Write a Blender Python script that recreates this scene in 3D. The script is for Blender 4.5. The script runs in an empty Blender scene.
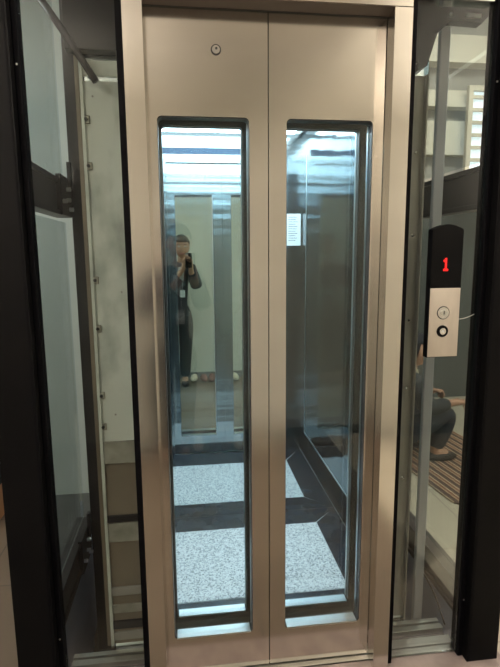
import bpy, bmesh, math, random
from mathutils import Vector, Matrix
random.seed(7)
S = bpy.context.scene
COL = S.collection
PI = math.pi

# ------------------------------------------------------------------ camera
CX, CD, CZ = -0.2552, 1.5623, 1.4418
YAW, PITCH, ROLL, FPX = 7.1092, 8.9997, -0.465, 502.62
def make_camera():
    y, t, r = (math.radians(a) for a in (YAW, PITCH, ROLL))
    fw = Vector((math.sin(y)*math.cos(t), math.cos(y)*math.cos(t), -math.sin(t)))
    rt = Vector((math.cos(y), -math.sin(y), 0)); up = rt.cross(fw)
    r2 = rt*math.cos(r) + up*math.sin(r); u2 = -rt*math.sin(r) + up*math.cos(r)
    cd = bpy.data.cameras.new('camera'); co = bpy.data.objects.new('camera', cd); COL.objects.link(co)
    m = Matrix((r2, u2, -fw)).transposed().to_4x4(); m.translation = (CX, -CD, CZ)
    co.matrix_world = m
    cd.sensor_fit = 'VERTICAL'; cd.sensor_height = 36; cd.lens = 36*FPX/667
    cd.clip_start = 0.008; cd.clip_end = 60
    S.camera = co
make_camera()
# ------------------------------------------------------------------ world, light, exposure
w = bpy.data.worlds.new('world'); S.world = w; w.use_nodes = True
w.node_tree.nodes['Background'].inputs[0].default_value = (0.75, 0.85, 1.0, 1)
w.node_tree.nodes['Background'].inputs[1].default_value = 0.12
S.view_settings.view_transform = 'Standard'; S.view_settings.look = 'None'
S.view_settings.gamma = 1; S.view_settings.use_curve_mapping = False
S.view_settings.exposure = 0.0
S.cycles.max_bounces = 20; S.cycles.glossy_bounces = 14; S.cycles.diffuse_bounces = 5
S.cycles.transparent_max_bounces = 40; S.cycles.transmission_bounces = 12
S.cycles.sample_clamp_indirect = 4.0
S.cycles.use_denoising = True
def area(name, loc, size, power, color, rot=(0, 0, 0), sy=None, spread=PI):
    d = bpy.data.lights.new(name, 'AREA'); d.energy = power; d.color = color; d.size = size; d.spread = spread
    if sy: d.shape = 'RECTANGLE'; d.size_y = sy
    o = bpy.data.objects.new(name, d); COL.objects.link(o); o.location = loc; o.rotation_euler = rot
    return o
WARM = (1.0, 0.91, 0.85); COOL = (0.82, 0.92, 1.0)
LOBBY_FILLS = [(0.0, -0.42, 11), (2.3, -1.9, 25), (-1.7, -1.9, 25)]  # unseen lobby lights, placed by eye to set the brightness
HALL_FILLS = [(1.7, 1.3, 48), (2.8, 0.2, 36)]  # out of view, added to brighten the hall behind the right glass
LEFT_FILLS = [(-1.7, 0.65, 16)]  # out of view, added to light the wall behind the left glass
CAR_LAMPS = [(0.0, 0.6)]
CAR_POWER = 40
for i, (x, y, p) in enumerate(LOBBY_FILLS): area('lobby_fill_light', (x, y, 2.755 if i == 0 else 2.375), 0.36, p, WARM)
for x, y, p in LOBBY_FILLS[1:]: area('added_uplight', (x, y, 2.44), 0.40, 155, WARM, rot=(PI, 0, 0))  # added uplights, brighten the ceiling and upper wall mirrored in the doors
for i, (x, y, p) in enumerate(HALL_FILLS): area('hall_fill_light', (x, y, 3.555), 0.4, p, (1, 0.93, 0.8))
for i, (x, y, p) in enumerate(LEFT_FILLS): area('side_fill_light', (x, y, 2.755), 0.4, p, (0.95, 0.97, 0.95))
for x, y in CAR_LAMPS: area('car_lamp_light', (x, y, 2.225), 0.96, CAR_POWER, COOL, sy=0.74)

# ------------------------------------------------------------------ materials
def mat(name, col, rough=0.5, metal=0.0, spec=0.5, emit=None, es=0.0):
    m = bpy.data.materials.new(name); m.use_nodes = True
    b = m.node_tree.nodes['Principled BSDF']
    b.inputs['Base Color'].default_value = (*col, 1); b.inputs['Roughness'].default_value = rough
    b.inputs['Metallic'].default_value = metal; b.inputs['Specular IOR Level'].default_value = spec
    if emit: b.inputs['Emission Color'].default_value = (*emit, 1); b.inputs['Emission Strength'].default_value = es
    return m
def nd(m, t, **kw):
    n = m.node_tree.nodes.new(t)
    for k, v in kw.items():
        if hasattr(n, k): setattr(n, k, v)
        else: n.inputs[k].default_value = v
    return n
def coords(m, scale):
    tc = nd(m, 'ShaderNodeTexCoord'); mp = nd(m, 'ShaderNodeMapping'); mp.inputs['Scale'].default_value = scale
    m.node_tree.links.new(tc.outputs['Object'], mp.inputs['Vector']); return mp.outputs['Vector']
def vary(m, c1, c2, scale=(3, 3, 3), nscale=1.0, lo=0.35, hi=0.65, detail=4, rough_var=None, bump=0, wave=None):
    L = m.node_tree.links; b = m.node_tree.nodes['Principled BSDF']
    n = nd(m, 'ShaderNodeTexNoise'); n.inputs['Scale'].default_value = nscale; n.inputs['Detail'].default_value = detail
    L.new(coords(m, scale), n.inputs['Vector'])
    r = nd(m, 'ShaderNodeValToRGB'); r.color_ramp.elements[0].position = lo; r.color_ramp.elements[1].position = hi
    r.color_ramp.elements[0].color = (*c1, 1); r.color_ramp.elements[1].color = (*c2, 1)
    L.new(n.outputs['Fac'], r.inputs['Fac']); L.new(r.outputs['Color'], b.inputs['Base Color'])
    if bump:
        bp = nd(m, 'ShaderNodeBump'); bp.inputs['Strength'].default_value = 1; bp.inputs['Distance'].default_value = bump
        L.new(n.outputs['Fac'], bp.inputs['Height']); L.new(bp.outputs['Normal'], b.inputs['Normal'])
    if rough_var:
        mr = nd(m, 'ShaderNodeMapRange'); mr.inputs['To Min'].default_value = rough_var[0]; mr.inputs['To Max'].default_value = rough_var[1]
        L.new(n.outputs['Fac'], mr.inputs['Value']); L.new(mr.outputs['Result'], b.inputs['Roughness'])
    return m
def add_wave(m, scale, dist):
    """long shallow ripples of rolled sheet metal"""
    L = m.node_tree.links; b = m.node_tree.nodes['Principled BSDF']
    n = nd(m, 'ShaderNodeTexNoise'); n.inputs['Scale'].default_value = 1; n.inputs['Detail'].default_value = 1.5
    L.new(coords(m, scale), n.inputs['Vector'])
    bp = nd(m, 'ShaderNodeBump'); bp.inputs['Distance'].default_value = dist; bp.inputs['Strength'].default_value = 1
    L.new(n.outputs['Fac'], bp.inputs['Height']); L.new(bp.outputs['Normal'], b.inputs['Normal'])
    return m
def glass(name, tint, refl=0.5, rough=0.0):
    m = bpy.data.materials.new(name); m.use_nodes = True; nt = m.node_tree
    nt.nodes.remove(nt.nodes['Principled BSDF']); out = nt.nodes['Material Output']
    t = nd(m, 'ShaderNodeBsdfTransparent'); t.inputs['Color'].default_value = (*tint, 1)
    g = nd(m, 'ShaderNodeBsdfGlossy'); g.inputs['Roughness'].default_value = rough; g.inputs['Color'].default_value = (1, 1, 1, 1)
    f = nd(m, 'ShaderNodeFresnel'); f.inputs['IOR'].default_value = 1.5
    k = nd(m, 'ShaderNodeMath', operation='MULTIPLY'); k.inputs[1].default_value = refl
    mx = nd(m, 'ShaderNodeMixShader')
    nt.links.new(f.outputs[0], k.inputs[0]); nt.links.new(k.outputs[0], mx.inputs[0])
    nt.links.new(t.outputs[0], mx.inputs[1]); nt.links.new(g.outputs[0], mx.inputs[2]); nt.links.new(mx.outputs[0], out.inputs[0])
    return m
M = {}
M['steel'] = vary(mat('brushed_steel', (.6, .54, .46), .3, 1), (.69, .655, .605), (.75, .715, .66), (2, 2, 5), rough_var=(.13, .18))
M['steel_edge'] = mat('bright_steel', (.78, .80, .82), .3, 1)
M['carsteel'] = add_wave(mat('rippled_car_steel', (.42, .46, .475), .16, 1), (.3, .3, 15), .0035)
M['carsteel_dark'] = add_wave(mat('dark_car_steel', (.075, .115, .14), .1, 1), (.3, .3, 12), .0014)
M['bluestrip'] = mat('blue_grey_strip', (.035, .06, .10), .6, spec=.15)
M['mirror'] = add_wave(mat('mirror_steel', (.80, .86, .87), .015, 1), (.5, .5, 2.2), .0008)
M['lining'] = mat('shaded_lining', (.05, .052, .055), .35)
M['alu'] = mat('aluminium', (.62, .62, .58), .35, 1)
M['alu_dark'] = mat('dark_groove', (.05, .045, .04), .6)
M['black'] = vary(mat('black_paint', (.003, .003, .003), .5, spec=.06), (.0025, .0025, .0028), (.004, .0038, .004), (8, 8, 8))
M['black2'] = mat('black_gloss', (.003, .003, .004), .6, spec=.05)
M['darksteel'] = vary(mat('dark_frame_paint', (.02, .02, .024), .4, spec=.3), (.019, .017, .019), (.03, .027, .03), (5, 5, 5))
M['soffit'] = mat('shaded_soffit', (.10, .078, .065), .5, .3)
M['rib'] = mat('dark_violet_paint', (.055, .048, .06), .45)
M['grey'] = mat('grey_paint', (.30, .285, .26), .5)
M['galv'] = vary(mat('galvanised_sheet', (.5, .52, .47), .6), (.32, .345, .31), (.60, .63, .58), (9, 9, 5), lo=.28, hi=.5, detail=6)
M['galv_dull'] = vary(mat('dusty_bar', (.3, .29, .25), .7), (.22, .21, .175), (.36, .35, .30), (14, 14, 14), lo=.3, hi=.65, detail=6)
M['tan'] = vary(mat('tan_sheet', (.22, .18, .13), .5), (.17, .14, .105), (.22, .18, .135), (4, 4, 4))
M['rubber'] = mat('rubber', (.012, .011, .011), .6)
M['glass_door'] = glass('door_glass', (.93, .97, .97), .8)
M['glass_side'] = glass('side_glass', (.93, .955, .945), .3)
M['glass_shaft'] = glass('shaft_glass', (.90, .94, .945), .3)
M['black_tile'] = vary(mat('black_granite', (.016, .02, .028), .25, spec=.3), (.010, .014, .021), (.03, .038, .05), (9, 9, 9), lo=.3, hi=.75, detail=8)
M['grout'] = mat('grout', (.5, .51, .51), .7)
def terrazzo():
    m = mat('white_terrazzo', (.7, .72, .72), .4); L = m.node_tree.links; b = m.node_tree.nodes['Principled BSDF']
    v = nd(m, 'ShaderNodeTexVoronoi'); v.inputs['Scale'].default_value = 165; L.new(coords(m, (1, 1, 1)), v.inputs['Vector'])
    sp = nd(m, 'ShaderNodeSeparateColor'); L.new(v.outputs['Color'], sp.inputs[0])
    r = nd(m, 'ShaderNodeValToRGB'); e = r.color_ramp.elements
    e[0].position = 0; e[0].color = (.20, .21, .22, 1); e[1].position = .45; e[1].color = (.62, .63, .63, 1)
    x = e.new(.2); x.color = (.42, .43, .44, 1); x = e.new(.8); x.color = (.78, .78, .77, 1)
    L.new(sp.outputs[0], r.inputs['Fac']); L.new(r.outputs['Color'], b.inputs['Base Color'])
    return m
M['terrazzo'] = terrazzo()
M['led'] = mat('lamp_diffuser', (.9, .9, .9), .5, emit=(.85, .94, 1), es=1.7)
M['led_warm'] = mat('warm_diffuser', (.9, .9, .9), .5, emit=(1, .88, .72), es=7)
M['white'] = mat('white_plastic', (.7, .7, .7), .4)
M['ceil_car'] = mat('car_ceiling', (.8, .83, .85), .5)
M['daylight'] = mat('daylight_pane', (.6, .65, .7), .3, emit=(.85, .95, 1), es=1.1)
M['paper'] = mat('paper', (.8, .82, .82), .8)
M['ink'] = mat('ink', (.12, .13, .15), .8)
M['wall'] = vary(mat('cream_wall', (.56, .53, .43), .8), (.50, .48, .41), (.57, .545, .475), (1.5, 1.5, 1.5))
M['wall_side'] = vary(mat('grey_green_wall', (.40, .42, .39), .8), (.34, .40, .40), (.40, .455, .455), (2, 2, .5))
M['ceiling'] = mat('ceiling_paint', (.55, .52, .46), .9)
M['board'] = mat('cream_board', (.62, .58, .49), .7)
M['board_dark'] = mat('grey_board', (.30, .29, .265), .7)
M['dado'] = mat('grey_dado', (.075, .085, .082), .7)
def tiles(name, c1, c2, mortar, size, rough=.35):
    m = mat(name, c1, rough); L = m.node_tree.links; b = m.node_tree.nodes['Principled BSDF']
    b.inputs['Specular IOR Level'].default_value = .25; br = nd(m, 'ShaderNodeTexBrick'); br.offset = 0; br.inputs['Scale'].default_value = 1
    br.inputs['Color1'].default_value = (*c1, 1); br.inputs['Color2'].default_value = (*c2, 1); br.inputs['Mortar'].default_value = (*mortar, 1)
    br.inputs['Mortar Size'].default_value = .004; br.inputs['Brick Width'].default_value = size; br.inputs['Row Height'].default_value = size
    L.new(coords(m, (1, 1, 1)), br.inputs['Vector']); L.new(br.outputs['Color'], b.inputs['Base Color'])
    return m
M['floor'] = tiles('lobby_tiles', (.115, .09, .066), (.13, .102, .075), (.07, .06, .05), .6, .5)
M['shadefloor'] = vary(mat('shaded_floor', (.06, .065, .065), .35), (.05, .055, .056), (.075, .08, .08), (6, 6, 6))
M['floor2'] = tiles('hall_tiles', (.44, .40, .32), (.46, .42, .335), (.3, .27, .22), .6)
M['stone'] = vary(mat('pinkish_stone', (.33, .27, .245), .3), (.20, .16, .15), (.27, .22, .20), (12, 12, 12))
M['pit'] = vary(mat('blue_grey_sheet', (.3, .35, .45), .35), (.26, .31, .41), (.36, .42, .54), (3, 3, 5))
M['pitfloor'] = mat('pit_floor', (.06, .055, .05), .8)
M['red'] = mat('red_led', (.5, .0, .0), .5, emit=(1, .008, .008), es=1.3)
M['panel_steel'] = vary(mat('panel_steel', (.6, .52, .46), .35, 1), (.60, .54, .49), (.70, .64, .585), (14, 14, 5), rough_var=(.3, .45))
M['chrome'] = mat('chrome', (.75, .74, .72), .15, 1)
M['rail'] = vary(mat('rail_grey', (.36, .37, .40), .4), (.50, .52, .57), (.58, .60, .65), (4, 4, 2))
M['skin'] = mat('skin', (.42, .24, .16), .5)
M['hair'] = mat('hair', (.012, .010, .010), .6)
M['jacket'] = mat('dark_jacket', (.014, .014, .02), .8)
M['trouser'] = mat('dark_trousers', (.012, .014, .016), .8)
M['shirt'] = mat('white_shirt', (.55, .55, .55), .8)
M['shirt2'] = mat('pale_shirt', (.42, .40, .30), .8)
M['vest'] = mat('grey_sweater', (.03, .034, .037), .9)
M['jeans'] = mat('dark_jeans', (.018, .023, .032), .9)
M['cap'] = mat('navy_cap', (.012, .014, .02), .8)
M['lip'] = mat('lips', (.28, .11, .09), .5)
M['eyew'] = mat('eye_white', (.7, .7, .68), .3)
M['wood'] = vary(mat('orange_wood', (.35, .17, .07), .5), (.30, .14, .055), (.40, .20, .09), (2, 9, 9))
M['brown'] = mat('brown_leather', (.13, .035, .022), .6)
M['cream'] = mat('cream_leather', (.55, .46, .34), .6)
def rugmat():
    m = mat('striped_rug', (.2, .1, .06), .95); L = m.node_tree.links; b = m.node_tree.nodes['Principled BSDF']
    tc = nd(m, 'ShaderNodeTexCoord'); sp = nd(m, 'ShaderNodeSeparateXYZ'); L.new(tc.outputs['Object'], sp.inputs[0])
    mu = nd(m, 'ShaderNodeMath', operation='MULTIPLY'); mu.inputs[1].default_value = 15; L.new(sp.outputs['Y'], mu.inputs[0])
    fr = nd(m, 'ShaderNodeMath', operation='FRACT'); L.new(mu.outputs[0], fr.inputs[0])
    r = nd(m, 'ShaderNodeValToRGB'); r.color_ramp.interpolation = 'CONSTANT'; e = r.color_ramp.elements
    e[0].position = 0; e[0].color = (.05, .025, .02, 1); e[1].position = .45; e[1].color = (.42, .33, .23, 1)
    x = e.new(.6); x.color = (.17, .06, .035, 1); x = e.new(.82); x.color = (.33, .22, .14, 1)
    L.new(fr.outputs[0], r.inputs['Fac']); L.new(r.outputs['Color'], b.inputs['Base Color'])
    return m
M['rug'] = rugmat()

# ------------------------------------------------------------------ helpers
def link(name, bm, m, parent=None, smooth=False):
    bmesh.ops.recalc_face_normals(bm, faces=bm.faces[:])
    me = bpy.data.meshes.new(name); bm.to_mesh(me); bm.free()
    if m is not None: me.materials.append(M[m])
    if smooth:
        for p in me.polygons: p.use_smooth = True
    o = bpy.data.objects.new(name, me); COL.objects.link(o)
    if parent is not None:
        o.parent = parent
        o.location = -root_loc(parent)
    return o
def root_loc(o):
    v = Vector(o.location)
    while o.parent is not None: o = o.parent; v = v + Vector(o.location)
    return v
def box(bm, x0, x1, y0, y1, z0, z1, bev=0):
    vs = bmesh.ops.create_cube(bm, size=1)['verts']
    for v in vs: v.co = Vector(((x0+x1)/2+v.co.x*(x1-x0), (y0+y1)/2+v.co.y*(y1-y0), (z0+z1)/2+v.co.z*(z1-z0)))
    if bev:
        es = list({e for v in vs for e in v.link_edges})
        bmesh.ops.bevel(bm, geom=es, offset=bev, segments=2, profile=.5, affect='EDGES')
    return bm
def Box(name, m, parent, *a, bev=0): return link(name, box(bmesh.new(), *a, bev=bev), m, parent)
def prism(bm, pts, axis, a, b):
    """extrude a 2D outline along an axis; pts are the two other coordinates in order"""
    def P(u, v, d): return {'x': (d, u, v), 'y': (u, d, v), 'z': (u, v, d)}[axis]
    A = [bm.verts.new(P(u, v, a)) for u, v in pts]; B = [bm.verts.new(P(u, v, b)) for u, v in pts]
    bm.faces.new(A); bm.faces.new(B[::-1]); n = len(pts)
    for i in range(n): bm.faces.new((A[i], A[(i+1) % n], B[(i+1) % n], B[i]))
    return bm
def cyl(bm, p, q, r, n=20, r2=None):
    p, q = Vector(p), Vector(q); d = q-p
    g = bmesh.ops.create_cone(bm, cap_ends=True, segments=n, radius1=r, radius2=r if r2 is None else r2, depth=d.length)
    rot = d.to_track_quat('Z', 'Y').to_matrix().to_4x4()
    for v in g['verts']: v.co = rot @ v.co + (p+q)/2
    return bm
def ball(bm, c, r, sc=(1, 1, 1), seg=20):
    g = bmesh.ops.create_uvsphere(bm, u_segments=seg, v_segments=seg//2+2, radius=r)
    for v in g['verts']: v.co = Vector((c[0]+v.co.x*sc[0], c[1]+v.co.y*sc[1], c[2]+v.co.z*sc[2]))
    return bm
def rounded(x0, x1, z0, z1, r, n=6):
    pts = []
    for cx, cz, a0 in ((x1-r, z1-r, 0), (x0+r, z1-r, 90), (x0+r, z0+r, 180), (x1-r, z0+r, 270)):
        for i in range(n+1):
            a = math.radians(a0+90*i/n); pts.append((cx+r*math.cos(a), cz+r*math.sin(a)))
    return pts
def frame_plate(bm, outer, inner, y0, y1):
    """a plate with a rounded window cut through it; outer = x0,x1,z0,z1"""
    x0, x1, z0, z1 = outer; n = len(inner)
    cx = sum(p[0] for p in inner)/n; cz = sum(p[1] for p in inner)/n
    q = n//4; corners = [(x1, z1), (x0, z1), (x0, z0), (x1, z0)]
    for y in (y0, y1):
        I = [bm.verts.new((p[0], y, p[1])) for p in inner]; O = [bm.verts.new((c[0], y, c[1])) for c in corners]
        for k in range(4):
            for i in range(k*q, k*q+q-1): bm.faces.new((O[k], I[i], I[i+1]))
            bm.faces.new((O[k], I[k*q+q-1], I[(k*q+q) % n], O[(k+1) % 4]))
        if y == y0: I0, O0 = I, O
    for i in range(n): bm.faces.new((I0[i], I0[(i+1) % n], I[(i+1) % n], I[i]))
    for i in range(4): bm.faces.new((O0[i], O0[(i+1) % 4], O[(i+1) % 4], O[i]))
    return bm
def ring(bm, outer, inner, y0, y1):
    n = len(outer); R = []
    for y in (y0, y1): R.append(([bm.verts.new((p[0], y, p[1])) for p in outer], [bm.verts.new((p[0], y, p[1])) for p in inner]))
    for i in range(n):
        j = (i+1) % n
        for O, I in R: bm.faces.new((O[i], O[j], I[j], I[i]))
        bm.faces.new((R[0][0][i], R[0][0][j], R[1][0][j], R[1][0][i])); bm.faces.new((R[0][1][i], R[0][1][j], R[1][1][j], R[1][1][i]))
    return bm
def tag(o, label, cat, group=None, kind=None):
    o['label'] = label; o['category'] = cat
    if group: o['group'] = group
    if kind: o['kind'] = kind
    return o
def thing(name, loc, label, cat, group=None):
    o = bpy.data.objects.new(name, None); COL.objects.link(o); o.location = loc; o.empty_display_size = .05
    return tag(o, label, cat, group)
def struct(name, bm, m):
    o = link(name, bm, m); o['kind'] = 'structure'; return o
def curve_tube(name, pts, r, m, parent=None):
    bm = bmesh.new(); P = [Vector(p) for p in pts]; N = 10; rings = []
    for i, p in enumerate(P):
        t = (P[min(i+1, len(P)-1)]-P[max(i-1, 0)]).normalized(); q = t.to_track_quat('Z', 'Y')
        rings.append([bm.verts.new(p + q @ Vector((r*math.cos(2*PI*k/N), r*math.sin(2*PI*k/N), 0))) for k in range(N)])
    for a, b in zip(rings, rings[1:]):
        for k in range(N): bm.faces.new((a[k], a[(k+1) % N], b[(k+1) % N], b[k]))
    bm.faces.new(rings[0][::-1]); bm.faces.new(rings[-1])
    return link(name, bm, m, parent, True)
def bez(p0, p1, p2, n=14):
    p0, p1, p2 = map(Vector, (p0, p1, p2))
    return [(1-t)**2*p0+2*t*(1-t)*p1+t*t*p2 for t in (i/n for i in range(n+1))]

# ------------------------------------------------------------------ dimensions
FZ = -0.012                         # lobby floor level
DW, DH = 0.36, 2.134                # half door opening, height of the opening
SX = 0.75                           # side walls of the glazed shaft
A1, B1, A2, B2, ZT, ZB = -.3284, -.0580, .0555, .3255, 1.8412, .1345
CXR, CYB, CY0 = .5523, 1.0568, .152  # half width, back, front of the car floor
LOBZ, HALLZ = 2.8, 3.6

# ------------------------------------------------------------------ setting
bm = bmesh.new()
box(bm, -3.0, -.84, -2.33, 1.5, FZ-.08, FZ); box(bm, -.84, .84, -2.33, -.13, FZ-.08, FZ)
struct('floor', bm, 'floor')
struct('floor_shade', box(bmesh.new(), -1.13, -.841, .80, 1.459, FZ-.001, FZ+.001), 'shadefloor')  # thin dark sheet: shade on the rear-left floor, put into its colour
bm = bmesh.new(); box(bm, .84, 3.8, -2.33, 3.2, FZ-.08, FZ); box(bm, -.84, .84, 1.36, 3.2, FZ-.08, FZ)
struct('floor_hall', bm, 'floor2')
struct('floor_pit', box(bmesh.new(), -.84, .84, .0, 1.36, -.62, -.55), 'pitfloor')
bm = bmesh.new(); box(bm, -.84, -.79, -.03, 1.36, -.55, FZ); box(bm, .79, .84, -.03, 1.36, -.55, FZ); box(bm, -.79, .79, 1.31, 1.36, -.55, FZ)
struct('wall_pit', bm, 'pit')
struct('wall_back', box(bmesh.new(), -3.0, 3.8, -2.33, -2.2, FZ, HALLZ), 'wall')
struct('wall_left', box(bmesh.new(), -3.1, -3.0, -2.33, 1.5, FZ, HALLZ), 'wall')
struct('wall_rear', box(bmesh.new(), -3.0, -.87, 1.46, 1.56, FZ, HALLZ), 'wall_side')
struct('wall_right', box(bmesh.new(), 3.8, 3.9, -2.33, 3.2, FZ, HALLZ), 'wall')
struct('wall_far', box(bmesh.new(), -1.0, 3.9, 3.1, 3.2, FZ, HALLZ), 'dado')
bm = bmesh.new(); box(bm, -3.0, .84, -2.33, -.06, LOBZ, LOBZ+.1); box(bm, -3.0, -.86, -.06, 1.56, LOBZ, LOBZ+.1)
struct('ceiling', bm, 'ceiling')
bm = bmesh.new(); box(bm, .84, 3.9, -2.33, 3.2, HALLZ, HALLZ+.1)
struct('ceiling_hall', bm, 'ceiling')
struct('baseboard_back', box(bmesh.new(), -3.0, 3.8, -2.2, -2.185, FZ, .06), 'dado')
# stepped cream boards high on the far wall of the hall, seen through the right-hand glass
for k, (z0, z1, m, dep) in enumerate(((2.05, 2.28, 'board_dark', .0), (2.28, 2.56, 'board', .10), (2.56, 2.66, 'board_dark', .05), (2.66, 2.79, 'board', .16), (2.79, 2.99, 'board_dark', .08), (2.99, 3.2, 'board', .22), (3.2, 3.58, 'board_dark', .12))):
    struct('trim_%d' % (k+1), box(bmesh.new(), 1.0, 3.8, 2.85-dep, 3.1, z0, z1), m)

bm = bmesh.new()
frame_pts = ((2.10, 2.46, 2.10, 2.14), (2.10, 2.46, 2.76, 2.80), (2.10, 2.14, 2.14, 2.76), (2.42, 2.46, 2.14, 2.76))
for x0, x1, z0, z1 in frame_pts: box(bm, x0, x1, 2.58, 2.62, z0, z1)
for k in range(6): box(bm, 2.14, 2.42, 2.585, 2.615, 2.20+k*.10, 2.225+k*.10)
struct('window_1', bm, 'board')
struct('window_1_pane', box(bmesh.new(), 2.14, 2.42, 2.618, 2.624, 2.14, 2.76), 'daylight')
# ------------------------------------------------------------------ shaft frame
def front_post(sx, label):
    t = thing('shaft_post', (sx*.75, -.03, FZ), label, 'post')
    x0, x1 = sorted((sx*.70, sx*.815))
    Box('post_body', 'black', t, x0, x1, -.08, .03, FZ, 3.55)
    x0, x1 = sorted((sx*.682, sx*.70))
    Box('glazing_bead', 'black2', t, x0, x1, -.05, -.012, FZ, 3.5, bev=.003)
    bm = bmesh.new()
    x = sx*.7075; box(bm, x-.0025, x+.0025, -.0815, -.078, FZ+.01, 3.4)
    link('groove_strip', bm, 'black2', t)
    for z in (.22, 1.95):
        link('screw', cyl(bmesh.new(), (sx*.692, -.0515, z), (sx*.692, -.049, z), .003, 10), 'alu', t)
    return t
front_post(-1, 'broad black front post at the left edge, left of the left glass panel')
front_post(1, 'broad black front post at the right edge, beyond the call panel')
def rear_column(sx, label):
    t = thing('shaft_column', (sx*.715, .85, -.55), label, 'column')
    bm = bmesh.new(); x0, x1 = sorted((sx*.678, sx*.752)); box(bm, x0, x1, .80, .90, -.55, 3.5, bev=.003)
    link('column_body', bm, 'darksteel', t)
    bm = bmesh.new(); x0, x1 = sorted((sx*.648, sx*.677)); box(bm, x0, x1, .812, .87, -.5, 3.45); link('column_rib', bm, 'rib', t)
rear_column(-1, 'dark steel column behind the left glass, beside the pale sheet')
rear_column(1, 'dark steel column at the back right corner of the shaft')
def side_beam(sx, z0, z1, label, y0=.035):
    t = thing('side_beam', (sx*.79, .45, z0), label, 'beam')
    xi = sx*.752; xo = sx*.815
    a, b = sorted((xi+sx*.012, xo)); Box('beam_web', 'darksteel', t, a, b, y0, .798, z0+.018, z1-.018)
    a, b = sorted((xi, xo))
    Box('beam_flange', 'darksteel', t, a, b, y0, .798, z1-.018, z1, bev=.002)
    Box('beam_flange', 'darksteel', t, a, b, y0, .798, z0, z0+.018, bev=.002)
    return t
def corner_plate(t, sx, z, y):
    """bolted fixing plate where a side beam meets the column"""
    a, b = sorted((sx*.744, sx*.764))
    p = Box('fixing_plate', 'darksteel', t, a, b, y, y+.19, z-.075, z+.085, bev=.002)
    for dy, dz in ((.02, -.02), (.09, -.01), (.13, -.045), (.10, .035)):
        c = (sx*.744, y+dy, z+dz); d = (sx*.727, y+dy, z+dz)
        link('bolt', cyl(bmesh.new(), c, d, .009, 6), 'steel_edge', p)
    a, b = sorted((sx*.73, sx*.744)); Box('angle_tab', 'darksteel', p, a, b, y+.12, y+.15, z+.04, z+.15)
bl = side_beam(-1, 1.605, 1.75, 'dark upper beam along the left side with bolted plate, behind left glass')
corner_plate(bl, -1, 1.68, .595)
side_beam(1, 1.59, 1.735, 'dark brown upper beam along the right side, above the call panel')
bl = side_beam(-1, .04, .185, 'dark lower beam along the left side with two bolts, near the floor')
corner_plate(bl, -1, .11, .56)
side_beam(1, .04, .175, 'dark lower beam along the right side, beside the pale hall floor')
for sx, lab in ((-1, 'left'), (1, 'right')):
    t = thing('side_glass', (sx*.783, .45, .2), 'tall %s side glass of the shaft, running back between dark beams' % lab, 'glass panel')
    for z0, z1 in ((.19, 1.585), (1.755, 3.4)):
        x0, x1 = sorted((sx*.780, sx*.786)); Box('pane', 'glass_shaft', t, x0, x1, .05, .798, z0, z1)
    t = thing('kick_plate', (sx*.783, .45, -.3), 'bluish sheet below the lower %s beam, down in the pit' % lab, 'panel')
    x0, x1 = sorted((sx*.775, sx*.786)); Box('sheet', 'pit', t, x0, x1, .03, .82, -.54, .035)
# front glass panels each side of the entrance
def front_glass(sx, label):
    t = thing('front_glass', (sx*.55, -.03, .0), label, 'glass panel')
    x0, x1 = sorted((sx*.42, sx*.6815))
    Box('pane', 'glass_side', t, x0, x1, -.034, -.026, .004, 2.168)
    x0, x1 = sorted((sx*.4092, sx*.4285)); Box('edge_seal', 'black2', t, x0, x1, -.056, .015, .002, 2.17)
front_glass(-1, 'clear glass panel left of the steel jamb, showing the pale sheet')
front_glass(1, 'clear glass panel right of the steel jamb, carrying the call panel')

# ------------------------------------------------------------------ entrance frame
t = thing('entrance_frame', (0, -.02, 0), 'brushed steel surround with wide jambs and header around the doors', 'door frame')
for sx in (-1, 1):
    link('jamb', prism(bmesh.new(), [(sx*.3545, -.072), (sx*.4085, -.072), (sx*.4085, -.0005), (sx*.362, -.0005), (sx*.3602, -.005)], 'z', -.001, 2.1325), 'steel', t)
    x0, x1 = sorted((sx*.366, sx*.4085)); Box('jamb_return', 'steel', t, x0, x1, .001, .075, -.001, 2.14)
bm = bmesh.new(); box(bm, -.4085, .4085, -.072, -.001, 2.1345, 2.62, bev=.001); link('header', bm, 'steel', t)
Box('header_soffit', 'soffit', t, -.3605, .3605, -.0705, -.007, 2.133, 2.1344, bev=0)  # unlit header underside, its shade put into a darker steel colour
Box('gap_seal', 'rubber', t, -.3605, .3605, -.0069, -.0005, 2.1325, 2.1344)
bm = bmesh.new(); box(bm, -.36, .36, .001, .075, 2.152, 2.4); link('header_box', bm, 'black', t)
for sx in (-1, 1):
    x0, x1 = sorted((sx*.4092, sx*.671)); Box('transom', 'steel', t, x0, x1, -.048, .0, 2.172, 2.6, bev=.0015)
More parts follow.
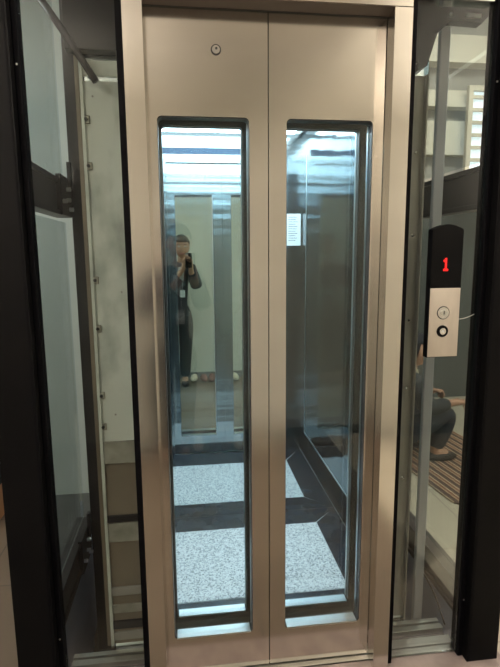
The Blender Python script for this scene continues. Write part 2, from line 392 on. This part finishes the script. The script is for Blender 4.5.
def door_panel(name, label, cat, x0, x1, wx0, wx1, y0, y1, m, z0, z1, r, lock=None):
    t = thing(name, ((x0+x1)/2, (y0+y1)/2, z0), label, cat)
    inner = rounded(wx0, wx1, ZB, ZT, r)
    link('leaf', frame_plate(bmesh.new(), (x0, x1, z0, z1), inner, y0, y1), m, t)
    ins = rounded(wx0+.0015, wx1-.0015, ZB+.0015, ZT-.0015, r)
    big = rounded(wx0-.0004, wx1+.0004, ZB-.0004, ZT+.0004, r)
    ym = (y0+y1)/2
    g = ring(bmesh.new(), big, ins, y0+.004, y1-.004)
    link('window_lining', g, 'lining', t)  # unlit faces of the window opening, shade put into the dark colour
    bm = bmesh.new(); box(bm, wx0+r*.6, wx1-r*.6, y0+.002, y1-.002, ZB+.001, ZB+.0035); link('window_ledge', bm, 'steel_edge', t)  # bottom face lit from the car, light put into brighter steel
    bm = bmesh.new(); box(bm, wx1-.0035, wx1-.001, y1-.012, y1-.002, ZB+r*.6, ZT-r*.6); link('edge_strip', bm, 'steel_edge', t)
    bm = bmesh.new(); prism(bm, rounded(wx0, wx1, ZB, ZT, r), 'y', ym-.002, ym+.002); link('pane', bm, 'glass_door', t)
    if x1 < 0.01: Box('meeting_seal', 'rubber', t, x1-.0001, -x1-.0002, y0+.004, y1-.004, z0+.01, z1-.002)
    if lock:
        lx, lz = lock
        k = link('key_lock', cyl(bmesh.new(), (lx, y0+.001, lz), (lx, y0-.004, lz), .0125, 28, .0115), 'chrome', t)
        link('lock_rim', cyl(bmesh.new(), (lx, y0+.0005, lz), (lx, y0-.002, lz), .0148, 28), 'rubber', k)
        link('key_hole', cyl(bmesh.new(), (lx+.001, y0-.003, lz+.003), (lx+.001, y0-.0047, lz+.003), .0035, 12), 'rubber', k)
    return t
door_panel('landing_door', 'left brushed steel door leaf with tall window and small round lock', 'elevator door',
           -DW+.001, -.0016, A1, B1, 0, .045, 'steel', .003, DH+.012, .014, lock=(-.153, 2.025))
door_panel('landing_door', 'right brushed steel door leaf with tall window and no lock', 'elevator door',
           .0016, DW-.001, A2, B2, 0, .045, 'steel', .003, DH+.012, .014)
door_panel('car_door', 'inner car door behind the left window, rippled steel around glass', 'elevator door',
           -.372, -.0007, -.322, -.066, .105, .145, 'carsteel', .003, 2.048, .01)
door_panel('car_door', 'inner car door behind the right window, rippled steel around glass', 'elevator door',
           .0007, .372, .060, .3215, .105, .145, 'carsteel', .003, 2.048, .01)
# ------------------------------------------------------------------ sills and threshold
def sill(name, label, y0, y1, strips):
    t = thing(name, (0, (y0+y1)/2, -.03), label, 'door sill')
    Box('sill_base', 'alu_dark', t, -.70, .70, y0, y1, -.05, -.022)
    for a, b in strips: Box('sill_rib', 'alu', t, -.70, .70, a, b, -.022, -.0015, bev=.001)
sill('landing_sill', 'ribbed aluminium sill under the steel doors, nearest the lobby', -.024, .082, ((-.022, .004), (.012, .05)))
sill('car_sill', 'ribbed aluminium sill along the front edge of the car floor', .084, .150, ((.086, .112), (.124, .142)))
tag(link('threshold_slab', box(bmesh.new(), -.84, .84, -.13, -.026, FZ-.07, -.004, bev=.002), 'stone'), 'narrow polished pinkish stone strip in front of the door sill', 'threshold')

# ------------------------------------------------------------------ the car
car = thing('elevator_car', (0, .6, 0), 'lift car with white terrazzo floor, mirror back wall and rippled steel sides', 'elevator car')
Box('platform', 'alu_dark', car, -CXR-.02, CXR+.02, CY0, CYB+.03, -.14, -.012)
Box('grout_bed', 'grout', car, -CXR, CXR, CY0+.001, CYB, -.012, -.0022)
IX, IY0, IY1, g = CXR-.1445, .3607, CYB-.1445, .0024
link('terrazzo_tile', box(bmesh.new(), -IX+g, IX-g, IY0+g, IY1-g, -.002, 0), 'terrazzo', car)
for pts in (((-CXR, CY0+.002), (CXR, CY0+.002), (IX, IY0), (-IX, IY0)), ((-IX, IY1), (IX, IY1), (CXR, CYB-.001), (-CXR, CYB-.001)),
            ((-CXR, CY0+.002), (-IX, IY0), (-IX, IY1), (-CXR, CYB-.001)), ((CXR, CY0+.002), (IX, IY0), (IX, IY1), (CXR, CYB-.001))):
    c = Vector((sum(p[0] for p in pts)/4, sum(p[1] for p in pts)/4))
    q = []
    for p in pts:
        d = c-Vector(p); q.append((p[0]+(g if d.x > 0 else -g), p[1]+(g if d.y > 0 else -g)))
    link('border_tile', prism(bmesh.new(), q, 'z', -.002, 0), 'black_tile', car)
CEIL = 2.25
Box('mirror_wall', 'mirror', car, -CXR, CXR, CYB, CYB+.02, 0, CEIL)
for sx in (-1, 1):
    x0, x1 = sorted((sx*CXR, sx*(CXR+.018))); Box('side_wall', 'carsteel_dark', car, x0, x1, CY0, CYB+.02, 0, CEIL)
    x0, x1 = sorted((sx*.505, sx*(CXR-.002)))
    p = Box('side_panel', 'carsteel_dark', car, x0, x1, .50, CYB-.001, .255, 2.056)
    x0, x1 = sorted((sx*.5035, sx*.508))
    e = bmesh.new(); box(e, x0, x1, .494, .500, .25, 2.06); box(e, x0, x1, .494, CYB-.002, .246, .2545); link('panel_edge', e, 'steel_edge', p)
    x0, x1 = sorted((sx*.373, sx*CXR))
    Box('front_return', 'carsteel', car, x0, x1, .151, .17, 0, CEIL)
Box('front_header', 'carsteel', car, -.373, .373, .151, .17, 2.048, CEIL)
Box('header_strip', 'bluestrip', car, -.40, .40, .1705, .174, 2.10, 2.14)
ceil = Box('car_ceiling', 'ceil_car', car, -CXR, CXR, CY0, CYB+.02, CEIL, CEIL+.03)
for x, y in CAR_LAMPS:
    Box('lamp_panel', 'led', ceil, x-.53, x+.53, y-.42, y+.45, CEIL-.012, CEIL-.001)
# operating panel on the left front return
cop = Box('operating_panel', 'black2', car, -.462, -.412, .1705, .178, .85, 1.98)
for k in range(4):
    z = 1.15+.07*k
    b = link('floor_button', cyl(bmesh.new(), (-.437, .178, z), (-.437, .183, z), .013, 20), 'chrome', cop)
# outer face of the car front: pale galvanised sheet on the left with crossbars, grey channel on the right
fs = link('front_sheet', box(bmesh.new(), -.558, -.374, .1465, .1505, .80, 1.975), 'galv', car)
Box('top_strip', 'galv', fs, -.556, -.374, .146, .150, 1.99, 2.035)
Box('sheet_flange', 'galv', fs, -.566, -.556, .135, .150, .02, 2.04)
Box('guide_strip', 'tan', fs, -.580, -.568, .14, .150, .02, 2.045)
for z in (1.86, 1.72, 1.36, 1.20, .97, .86):
    q = Box('clip', 'galv_dull', fs, -.567, -.541, .137, .146, z-.012, z+.012, bev=.002)
    link('clip_screw', cyl(bmesh.new(), (-.552, .137, z), (-.552, .133, z), .0055, 8), 'darksteel', q)
Box('lower_sheet', 'tan', fs, -.558, -.374, .148, .1505, .02, .80)
Box('cross_bar', 'galv_dull', fs, -.556, -.374, .139, .148, .725, .805, bev=.002)
Box('cross_bar', 'galv_dull', fs, -.556, -.374, .139, .148, .43, .50, bev=.002)
Box('cross_bar', 'darksteel', fs, -.556, -.374, .139, .148, .505, .53, bev=.002)
for z, m in ((.235, 'grey'), (.165, 'galv_dull'), (.10, 'darksteel'), (.055, 'grey')):
    Box('toe_bar', m, fs, -.556, -.374, .139, .148, z-.016, z+.016, bev=.002)
for k, (x, z) in enumerate(((-.53, 1.93), (-.47, 1.32), (-.45, 1.1), (-.51, .9))):
    link('stain_rivet', cyl(bmesh.new(), (x, .1468, z), (x, .1455, z), .0035, 8), 'grey', fs)
fc = Box('front_channel', 'grey', car, .520, .560, .146, .1505, .02, 2.025)
Box('channel_lip', 'grey', fc, .555, .560, .125, .147, .02, 2.025)
Box('channel_edge', 'galv', fc, .5602, .5625, .14, .15, .02, 2.025)
for z in (1.78, 1.5, 1.2, .95, .6): link('channel_screw', ball(bmesh.new(), (.535, .1455, z), .006, (1, .5, 1), 10), 'chrome', fc)
Box('lower_sheet', 'grey', car, .374, .514, .1495, .1505, .02, 2.04)
op = thing('door_operator', (0, .12, 2.06), 'dark door operator housing above the doors, seen at the top of the side glass', 'housing')
Box('housing', 'darksteel', op, -.60, .514, .108, .149, 2.052, 2.5, bev=.002)
link('end_plate', prism(bmesh.new(), ((.515, 2.03), (.545, 2.045), (.575, 2.145), (.62, 2.185), (.728, 2.182), (.757, 2.212), (.757, 2.5), (.515, 2.5)), 'y', .112, .149), 'darksteel', op)
Box('white_tag', 'white', op, .672, .722, .1085, .112, 2.196, 2.208)
Box('white_tag', 'white', op, .611, .622, .1085, .112, 2.196, 2.208)
# ------------------------------------------------------------------ shaft fittings
gr = thing('guide_rail', (.625, .165, -.5), 'pale grey vertical rail behind the right glass, passing behind the call panel', 'rail')
Box('rail_bar', 'rail', gr, .610, .646, .156, .178, -.54, 2.5, bev=.004)
Box('rail_foot', 'darksteel', gr, .60, .66, .153, .19, -.55, -.05)
tag(curve_tube('brace_rod', [(-.655, .095, 2.18), (-.60, .09, 2.10), (-.508, .085, 1.955)], .011, 'darksteel'), 'thin dark diagonal rod at the top of the left glass', 'rod')
tag(curve_tube('loose_cable', bez((.68, .30, .13), (.735, .25, .08), (.725, .12, -.02)), .003, 'black2'), 'thin black cable curving down beside the lower right beam', 'cable')

# ------------------------------------------------------------------ call panel
cp = thing('call_panel', (.553, -.045, 1.1), 'slim black and steel call panel with red 1 on the right glass', 'call panel')
px0, px1, pz0, pz1 = .503, .606, 1.108, 1.512
pts = [(px0, pz0), (px1, pz0)] + [(px1-(px1-px0)*i/12, pz1+.016*math.sin(PI*i/12)) for i in range(13)]
link('housing', prism(bmesh.new(), pts, 'y', -.062, -.035), 'black2', cp)
link('display_face', prism(bmesh.new(), [(px0+.001, 1.332), (px1-.001, 1.332)] + [(px1-.001-(px1-px0-.002)*i/12, pz1-.002+.016*math.sin(PI*i/12)) for i in range(13)], 'y', -.0635, -.0618), 'black', cp)
pl = Box('steel_plate', 'panel_steel', cp, px0+.001, px1-.001, -.0640, -.0618, pz0+.002, 1.330, bev=.0008)
bm = bmesh.new()
for r_, row in enumerate(('..#..', '.##..', '..#..', '..#..', '..#..', '..#..', '.###.')):
    for c_, ch in enumerate(row):
        if ch == '#': ball(bm, (.541+c_*.0052, -.0640, 1.421-r_*.0056), .0034, (1, .4, 1.1), 10)
link('digit', bm, 'red', cp)
k = link('key_switch', cyl(bmesh.new(), (.5505, -.0638, 1.252), (.5505, -.0668, 1.252), .0195, 32, .0185), 'chrome', cp)
link('key_barrel', cyl(bmesh.new(), (.5505, -.0665, 1.252), (.5505, -.070, 1.252), .0105, 24, .0095), 'alu', k)
link('key_slot', box(bmesh.new(), .549, .552, -.0706, -.0698, 1.2475, 1.2585), 'rubber', k)
link('key_rim', cyl(bmesh.new(), (.5505, -.0638, 1.252), (.5505, -.0648, 1.252), .0212, 32), 'rubber', k)
k = link('call_button', cyl(bmesh.new(), (.5505, -.0638, 1.193), (.5505, -.0662, 1.193), .0190, 32), 'black2', cp)
link('button_cap', cyl(bmesh.new(), (.5505, -.066, 1.193), (.5505, -.069, 1.193), .0115, 28, .0105), 'chrome', k)
link('arrow_mark', prism(bmesh.new(), ((.5455, 1.190), (.5555, 1.190), (.5505, 1.1985)), 'y', -.0697, -.0688), 'white', k)
tag(curve_tube('thin_wire', bez((.600, -.037, 1.228), (.635, -.036, 1.222), (.672, -.037, 1.242)), .0012, 'alu'), 'thin pale wire running right from the call panel to the black post', 'wire')

# ------------------------------------------------------------------ notice inside the car
nt = thing('notice_sheet', (.495, .172, 1.5), 'white printed notice on the right front of the car, seen in the mirror', 'notice')
Box('sheet', 'paper', nt, .446, .544, .1705, .1712, 1.495, 1.715)
bm = bmesh.new()
for r_ in range(11): box(bm, .456, .456+.05+.03*random.random(), .1712, .1715, 1.69-r_*.016, 1.694-r_*.016)
link('printed_lines', bm, 'ink', nt)

# ------------------------------------------------------------------ unseen fill lights
def lamp(x, y, z, label, group):
    t = thing('fill_light', (x, y, z), label, 'ceiling light', group)
    bm = bmesh.new(); box(bm, x-.22, x+.22, y-.22, y-.2, z-.04, z); box(bm, x-.22, x+.22, y+.2, y+.22, z-.04, z)
    box(bm, x-.22, x-.2, y-.2, y+.2, z-.04, z); box(bm, x+.2, x+.22, y-.2, y+.2, z-.04, z); link('lamp_frame', bm, 'white', t)
    if z == 2.42:  # hanging body of the added uplights
        Box('back_plate', 'white', t, x-.2, x+.2, y-.2, y+.2, z-.012, z-.002)
        for dx in (-.19, .19): link('hanger_rod', cyl(bmesh.new(), (x+dx, y, z), (x+dx, y, LOBZ), .006, 10), 'chrome', t)
    Box('diffuser', 'led_warm', t, x-.199, x+.199, y-.199, y+.199, z-.036, z-.02)
names = ['nearest the doors', 'at its right side', 'at its left side']
for k, ((x, y, p), n) in enumerate(zip(LOBBY_FILLS, names)): lamp(x, y, LOBZ if k == 0 else 2.42, 'unseen square warm fill light over the lobby, '+n, 'lobby fill lights')
for (x, y, p), n in zip(HALL_FILLS, ['above the striped rug', 'further right of the shaft']): lamp(x, y, HALLZ, 'unseen square fill light in the hall, '+n, 'hall fill lights')
lamp(*LEFT_FILLS[0][:2], LOBZ, 'unseen square fill light left of the shaft near the grey wall', 'side fill lights')

# ------------------------------------------------------------------ rug and side furniture
rg = link('striped_rug', prism(bmesh.new(), rounded(-.57, .57, -.37, .37, .05), 'z', 0, .012), 'rug')
rg.location = (1.56, 1.60, FZ+.0005); rg.rotation_euler = (0, 0, math.radians(96.6))
tag(rg, 'brown and cream striped rug with rounded corners on the pale hall floor', 'rug')
sb = thing('low_bench', (-1.62, 1.2, FZ), 'low orange wood bench with a black top at the far left edge', 'bench')
Box('top', 'black', sb, -1.98, -1.30, 1.05, 1.40, .20, .235, bev=.004); Box('body', 'wood', sb, -1.96, -1.32, 1.07, 1.38, FZ+.001, .20, bev=.004)

# ------------------------------------------------------------------ people
def skin(name, nodes, edges, m, parent, sub=2, root=0):
    """nodes: (x,y,z,rx[,ry]); a Skin + Subdivision surface over a skeleton"""
    me = bpy.data.meshes.new(name); me.from_pydata([n[:3] for n in nodes], edges, [])
    o = bpy.data.objects.new(name, me); COL.objects.link(o)
    md = o.modifiers.new('skin', 'SKIN'); md.use_smooth_shade = True
    for i, n in enumerate(nodes):
        sv = me.skin_vertices[0].data[i]; sv.radius = (n[3], n[4] if len(n) > 4 else n[3]); sv.use_root = (i == root)
    ss = o.modifiers.new('sub', 'SUBSURF'); ss.levels = sub; ss.render_levels = sub
    me.materials.append(M[m])
    if parent is not None: o.parent = parent; o.location = -root_loc(parent)
    return o
class Sk:
    def __init__(s): s.n = []; s.e = []
    def add(s, p, r, prev=None):
        s.n.append((*p, *(r if isinstance(r, tuple) else (r,))))
        if prev is not None: s.e.append((prev, len(s.n)-1))
        return len(s.n)-1
    def chain(s, pts, prev=None):
        for p, r in pts: prev = s.add(p, r, prev)
        return prev
def hand(sk, wrist, palm_dir, finger_dir, side, curl, prev, k=1.0):
    """five fingers that curl towards palm_dir; side points to the thumb"""
    wv, f, pd, sd = Vector(wrist), Vector(finger_dir).normalized(), Vector(palm_dir).normalized(), Vector(side).normalized()
    pm = sk.add(wv+f*.045*k, (.030*k, .018*k), prev)
    for i, (off, ln) in enumerate(((.027, .070), (.009, .080), (-.009, .074), (-.026, .058))):
        b = wv+f*.085*k+sd*off*k
        a = sk.add(b, .0088*k, pm); p = b
        for j in range(3):
            ang = curl*(j+1)/3; d = f*math.cos(ang)+pd*math.sin(ang); p = p+d*ln*k/3
            a = sk.add(p, (.0085-.0009*j)*k, a)
    b = wv+f*.03*k+sd*.03*k; a = sk.add(b, .011*k, pm); p = b
    for j in range(2):
        d = (sd*.7+f*.7+pd*.5*(j+.4)).normalized(); p = p+d*.03*k; a = sk.add(p, (.0098-.001*j)*k, a)

def head(parent, c, yaw, pitch, hs=1.0, skinm='skin'):
    """skull, nose, lips, eyes and ears; returns transform"""
    R = Matrix.Translation(c) @ Matrix.Rotation(yaw, 4, 'Z') @ Matrix.Rotation(pitch, 4, 'X') @ Matrix.Scale(hs, 4)
    def put(o_bm):
        for v in o_bm.verts: v.co = R @ v.co
        return o_bm
    bm = bmesh.new(); ball(bm, (0, 0, 0), .1, (.76, .92, 1.08), 28)
    for v in bm.verts:                       # face looks along -y: narrow the jaw, flatten the face
        if v.co.z < -.02:
            f = 1-(-.02-v.co.z)*2.6; v.co.x *= f
            v.co.y = v.co.y*f - .012 if v.co.y < 0 else v.co.y*(f-.12)
        if v.co.y < -.075: v.co.y = -.075-(-.075-v.co.y)*.4
        n = Vector((v.co.x/.016, (v.co.y+.085)/.05, (v.co.z+.018)/.03))
        if n.length < 1: v.co.y -= .024*(1-n.length)
    h = link('head', put(bm), skinm, parent, True)
    bm = bmesh.new(); ball(bm, (0, -.088, -.055), .02, (1.1, .35, .4), 14); link('mouth', put(bm), 'lip', h, True)
    for sx in (-1, 1):
        bm = bmesh.new(); ball(bm, (sx*.030, -.078, .012), .012, (1.1, .5, .6), 12); link('eye', put(bm), 'eyew', h, True)
        bm = bmesh.new(); ball(bm, (sx*.030, -.084, .012), .0052, (1, .4, 1), 10); link('iris', put(bm), 'hair', h, True)
        bm = bmesh.new(); ball(bm, (sx*.030, -.080, .031), .016, (1.1, .3, .25), 10); link('eyebrow', put(bm), 'hair', h, True)
        bm = bmesh.new(); ball(bm, (sx*.076, .012, -.005), .028, (.3, .6, 1), 12); link('ear', put(bm), skinm, h, True)
    return R, h
def hair_cap(parent, R, m, name='hair', low=.02):
    bm = bmesh.new(); ball(bm, (0, .006, .012), .104, (.79, .94, 1.08), 28)
    cut = [v for v in bm.verts if v.co.z < (low if v.co.y < .01 else -.055) + (.03 if v.co.y < -.05 else 0)]
    bmesh.ops.delete(bm, geom=cut, context='VERTS')
    for v in bm.verts: v.co = R @ v.co
    o = link(name, bm, m, parent, True)
    sm = o.modifiers.new('thick', 'SOLIDIFY'); sm.thickness = .006
    return o
# --- photographer, reflected in the mirror wall
P0 = Vector((-.36, -1.86, FZ))
pt = thing('person', P0, 'person in dark suit and white shirt holding up a phone, seen in the mirror', 'person')
s = Sk(); X, Y, Z = P0
pel = s.add((X, Y, .80), (.09, .07))
che = s.chain([((X+.005, Y, .95), (.11, .085)), ((X+.02, Y, 1.13), (.125, .09)), ((X+.035, Y, 1.26), (.10, .075)), ((X+.05, Y+.01, 1.34), .045), ((X+.062, Y+.04, 1.44), .045)], pel)
for sx in (-1, 1):
    s.chain([((X+sx*.085, Y, .74), .06), ((X+sx*.08, Y+.01, .44), .038), ((X+sx*.06, Y-.005, .10), .03), ((X+sx*.06, Y, .05), .04), ((X+sx*.065, Y+.13, .03), .032)], pel)
sh = 3
ph = Vector((CX+.025, -CD-.016, CZ-.066))   # phone centre
wr = Vector((-.205, -1.665, 1.315))
e1 = s.chain([((X+.15, Y, 1.265), .045), ((X+.215, Y+.06, 1.09), .032), (tuple(wr-Vector((0, .045, .06))), .032), (tuple(wr), .025)], sh)
hand(s, wr, (-.35, .2, .1), (-.12, .55, .75), (-.75, .3, .1), .9, e1, .92)
wl = Vector((-.285, -1.668, 1.295))
e2 = s.chain([((X-.115, Y, 1.265), .045), ((X-.20, Y+.07, 1.08), .032), (tuple(wl-Vector((.05, .05, .06))), .032), (tuple(wl), .025)], sh)
hand(s, wl, (.35, .2, .1), (.15, .55, .75), (.75, .3, .1), .9, e2, .92)
body = skin('body', s.n, s.e, 'skin', pt)
R, hd = head(pt, (-.300, -1.80, 1.515), PI-.10, .12, 1.06)
hair_cap(hd, R, 'hair')
s = Sk()
pel = s.add((X, Y, .72), (.16, .12))
c3 = s.chain([((X+.005, Y, .93), (.14, .11)), ((X+.02, Y, 1.13), (.148, .112)), ((X+.035, Y, 1.30), (.12, .09)), ((X+.045, Y+.005, 1.36), .06)], pel)
s.chain([((X+.155, Y, 1.28), .078), ((X+.217, Y+.06, 1.085), .07), (tuple(wr-Vector((-.002, .045, .062))), .056)], 3)
s.chain([((X-.12, Y, 1.28), .078), ((X-.202, Y+.07, 1.075), .07), (tuple(wl-Vector((.05, .045, .062))), .056)], 3)
skin('jacket', s.n, s.e, 'jacket', pt)
s = Sk(); pel = s.add((X, Y, .84), (.125, .095)); s.chain([((X, Y, .96), (.10, .08))], pel)
for sx in (-1, 1): s.chain([((X+sx*.088, Y, .74), .098), ((X+sx*.08, Y+.01, .44), .075), ((X+sx*.06, Y-.005, .08), .062)], pel)
skin('trousers', s.n, s.e, 'trouser', pt)
for sx in (-1, 1):
    bm = bmesh.new(); ball(bm, (X+sx*.063, Y+.055, .028), .06, (.75, 2.1, .62), 16)
    for v in bm.verts: v.co.z = max(v.co.z, FZ+.001)
    link('shoe', bm, 'hair', pt, True)
bm = bmesh.new(); prism(bm, ((X+.005, 1.05), (X+.06, 1.05), (X+.085, 1.31), (X+.015, 1.31)), 'y', Y+.112, Y+.122); link('shirt_front', bm, 'shirt', pt)
Box('badge', 'white', pt, X+.03, X+.085, Y+.124, Y+.128, .985, 1.06)
# --- phone
fp = thing('smartphone', (ph.x, ph.y, ph.z-.07), 'dark smartphone held upright in both hands, seen in the mirror', 'phone')
link('phone_body', prism(bmesh.new(), rounded(ph.x-.034, ph.x+.034, ph.z-.072, ph.z+.076, .009), 'y', ph.y-.008, ph.y), 'black2', fp)
link('screen', prism(bmesh.new(), rounded(ph.x-.031, ph.x+.031, ph.z-.068, ph.z+.072, .007), 'y', ph.y-.0088, ph.y-.008), 'black', fp)
link('camera_bump', prism(bmesh.new(), rounded(ph.x-.031, ph.x-.006, ph.z+.036, ph.z+.072, .005), 'y', ph.y, ph.y+.0018), 'grey', fp)

# --- crouching person in the hall beyond the right glass
Q0 = Vector((1.27, 1.72, FZ)); X, Y, Z = Q0
qt = thing('person', Q0, 'crouching person in dark cap, pale shirt and grey sweater, hand on knee', 'person')
s = Sk()
pel = s.add((X-.10, Y, .22), (.09, .09))
c = s.chain([((X-.10, Y, .34), (.085, .085)), ((X-.06, Y, .49), (.085, .08)), ((X-.015, Y, .57), (.07, .06)), ((X+.015, Y, .64), .046), ((X+.035, Y, .70), .046)], pel)
for sy in (-1, 1):
    kn = s.chain([((X-.02, Y+sy*.10, .21), .065), ((X+.27, Y+sy*.12, .36), .045), ((X+.16, Y+sy*.11, .08), .034), ((X+.17, Y+sy*.11, .055), .034), ((X+.27, Y+sy*.12, .045), .026)], pel)
wq = Vector((X+.28, Y-.13, .415))
e = s.chain([((X-.01, Y-.15, .55), .045), ((X+.06, Y-.19, .40), .035), (tuple(wq-Vector((.06, .01, .0))), .032), (tuple(wq), .026)], 3)
hand(s, wq, (0, .1, -1), (1, .05, .02), (.1, .9, .3), 2.3, e, 1.0)
wq2 = Vector((X+.22, Y+.14, .43))
e = s.chain([((X-.01, Y+.15, .55), .045), ((X+.06, Y+.19, .42), .035), (tuple(wq2), .027)], 3)
hand(s, wq2, (0, -.1, -1), (1, -.05, .02), (.1, -.9, .3), 1.8, e, 1.0)
skin('body', s.n, s.e, 'skin', qt)
R, hd = head(qt, (X+.065, Y, .765), PI/2, .28, 1.0)
hair_cap(hd, R, 'cap', 'cap', .035)
bm = bmesh.new(); ball(bm, (0, -.10, .045), .06, (1.05, .9, .12), 16)
for v in bm.verts: v.co = R @ v.co
link('cap_peak', bm, 'cap', hd, True)
s = Sk()
a = s.add((X-.10, Y, .24), (.115, .125))
c = s.chain([((X-.085, Y, .42), (.125, .135)), ((X-.02, Y, .585), (.105, .12)), ((X+.01, Y, .635), .07)], a)
s.chain([((X-.02, Y-.17, .555), .072), ((X+.06, Y-.195, .40), .066), (tuple(wq-Vector((.03, .006, .0))), .046)], 2)
s.chain([((X-.02, Y+.17, .555), .072), ((X+.06, Y+.195, .42), .066), ((X+.19, Y+.152, .43), .046)], 2)
skin('sweater', s.n, s.e, 'vest', qt)
s = Sk(); a = s.add((X-.012, Y, .59), (.105, .11)); s.chain([((X+.008, Y, .635), .075), ((X+.024, Y, .668), .06)], a); skin('shirt_collar', s.n, s.e, 'shirt2', qt)
s = Sk(); a = s.add((X-.085, Y, .22), (.12, .135)); s.chain([((X-.105, Y, .34), (.10, .11))], a)
for sy in (-1, 1): s.chain([((X-.02, Y+sy*.10, .21), .102), ((X+.27, Y+sy*.12, .355), .08), ((X+.165, Y+sy*.11, .08), .056)], a)
skin('jeans', s.n, s.e, 'jeans', qt)
for sy in (-1, 1):
    bm = bmesh.new(); ball(bm, (X+.22, Y+sy*.115, .025), .055, (2.1, .75, .66), 16)
    for v in bm.verts: v.co.z = max(v.co.z, FZ+.014)
    link('shoe', bm, 'hair', qt, True)

# ------------------------------------------------------------------ footwear by the lobby back wall, seen in the mirror
def shoe(x, y, rz, m, label, ln=.26):
    t = thing('shoe', (x, y, FZ), label, 'shoe', 'shoes by the lobby wall')
    bm = bmesh.new(); ball(bm, (0, 0, .012), .05, (.85, ln/.1, .25), 16)
    for v in bm.verts: v.co.z = max(v.co.z, .0005)
    sole = link('sole', bm, 'hair', t, True)
    bm = bmesh.new(); ball(bm, (0, .03, .04), .05, (.82, ln/.13, .95), 18)
    for v in bm.verts:
        v.co.z = max(v.co.z, .014)
        if v.co.y > .03: v.co.z = .014+(v.co.z-.014)*(1-(v.co.y-.03)*4)
    up = link('upper', bm, m, t, True)
    for o in (sole, up): o.location = (0, 0, 0)
    t.rotation_euler = (0, 0, rz); return t
shoe(-.195, -2.06, .1, 'cream', 'cream shoe leftmost by the wall, next to the brown pair')
shoe(-.085, -2.05, -.12, 'brown', 'left brown shoe of the pair standing by the baseboard')
shoe(.010, -2.055, .1, 'brown', 'right brown shoe of the pair standing by the baseboard')
shoe(.105, -2.05, .05, 'cream', 'cream shoe just right of the brown pair')
shoe(.270, -2.055, -.2, 'cream', 'cream shoe standing apart, furthest right along the wall')
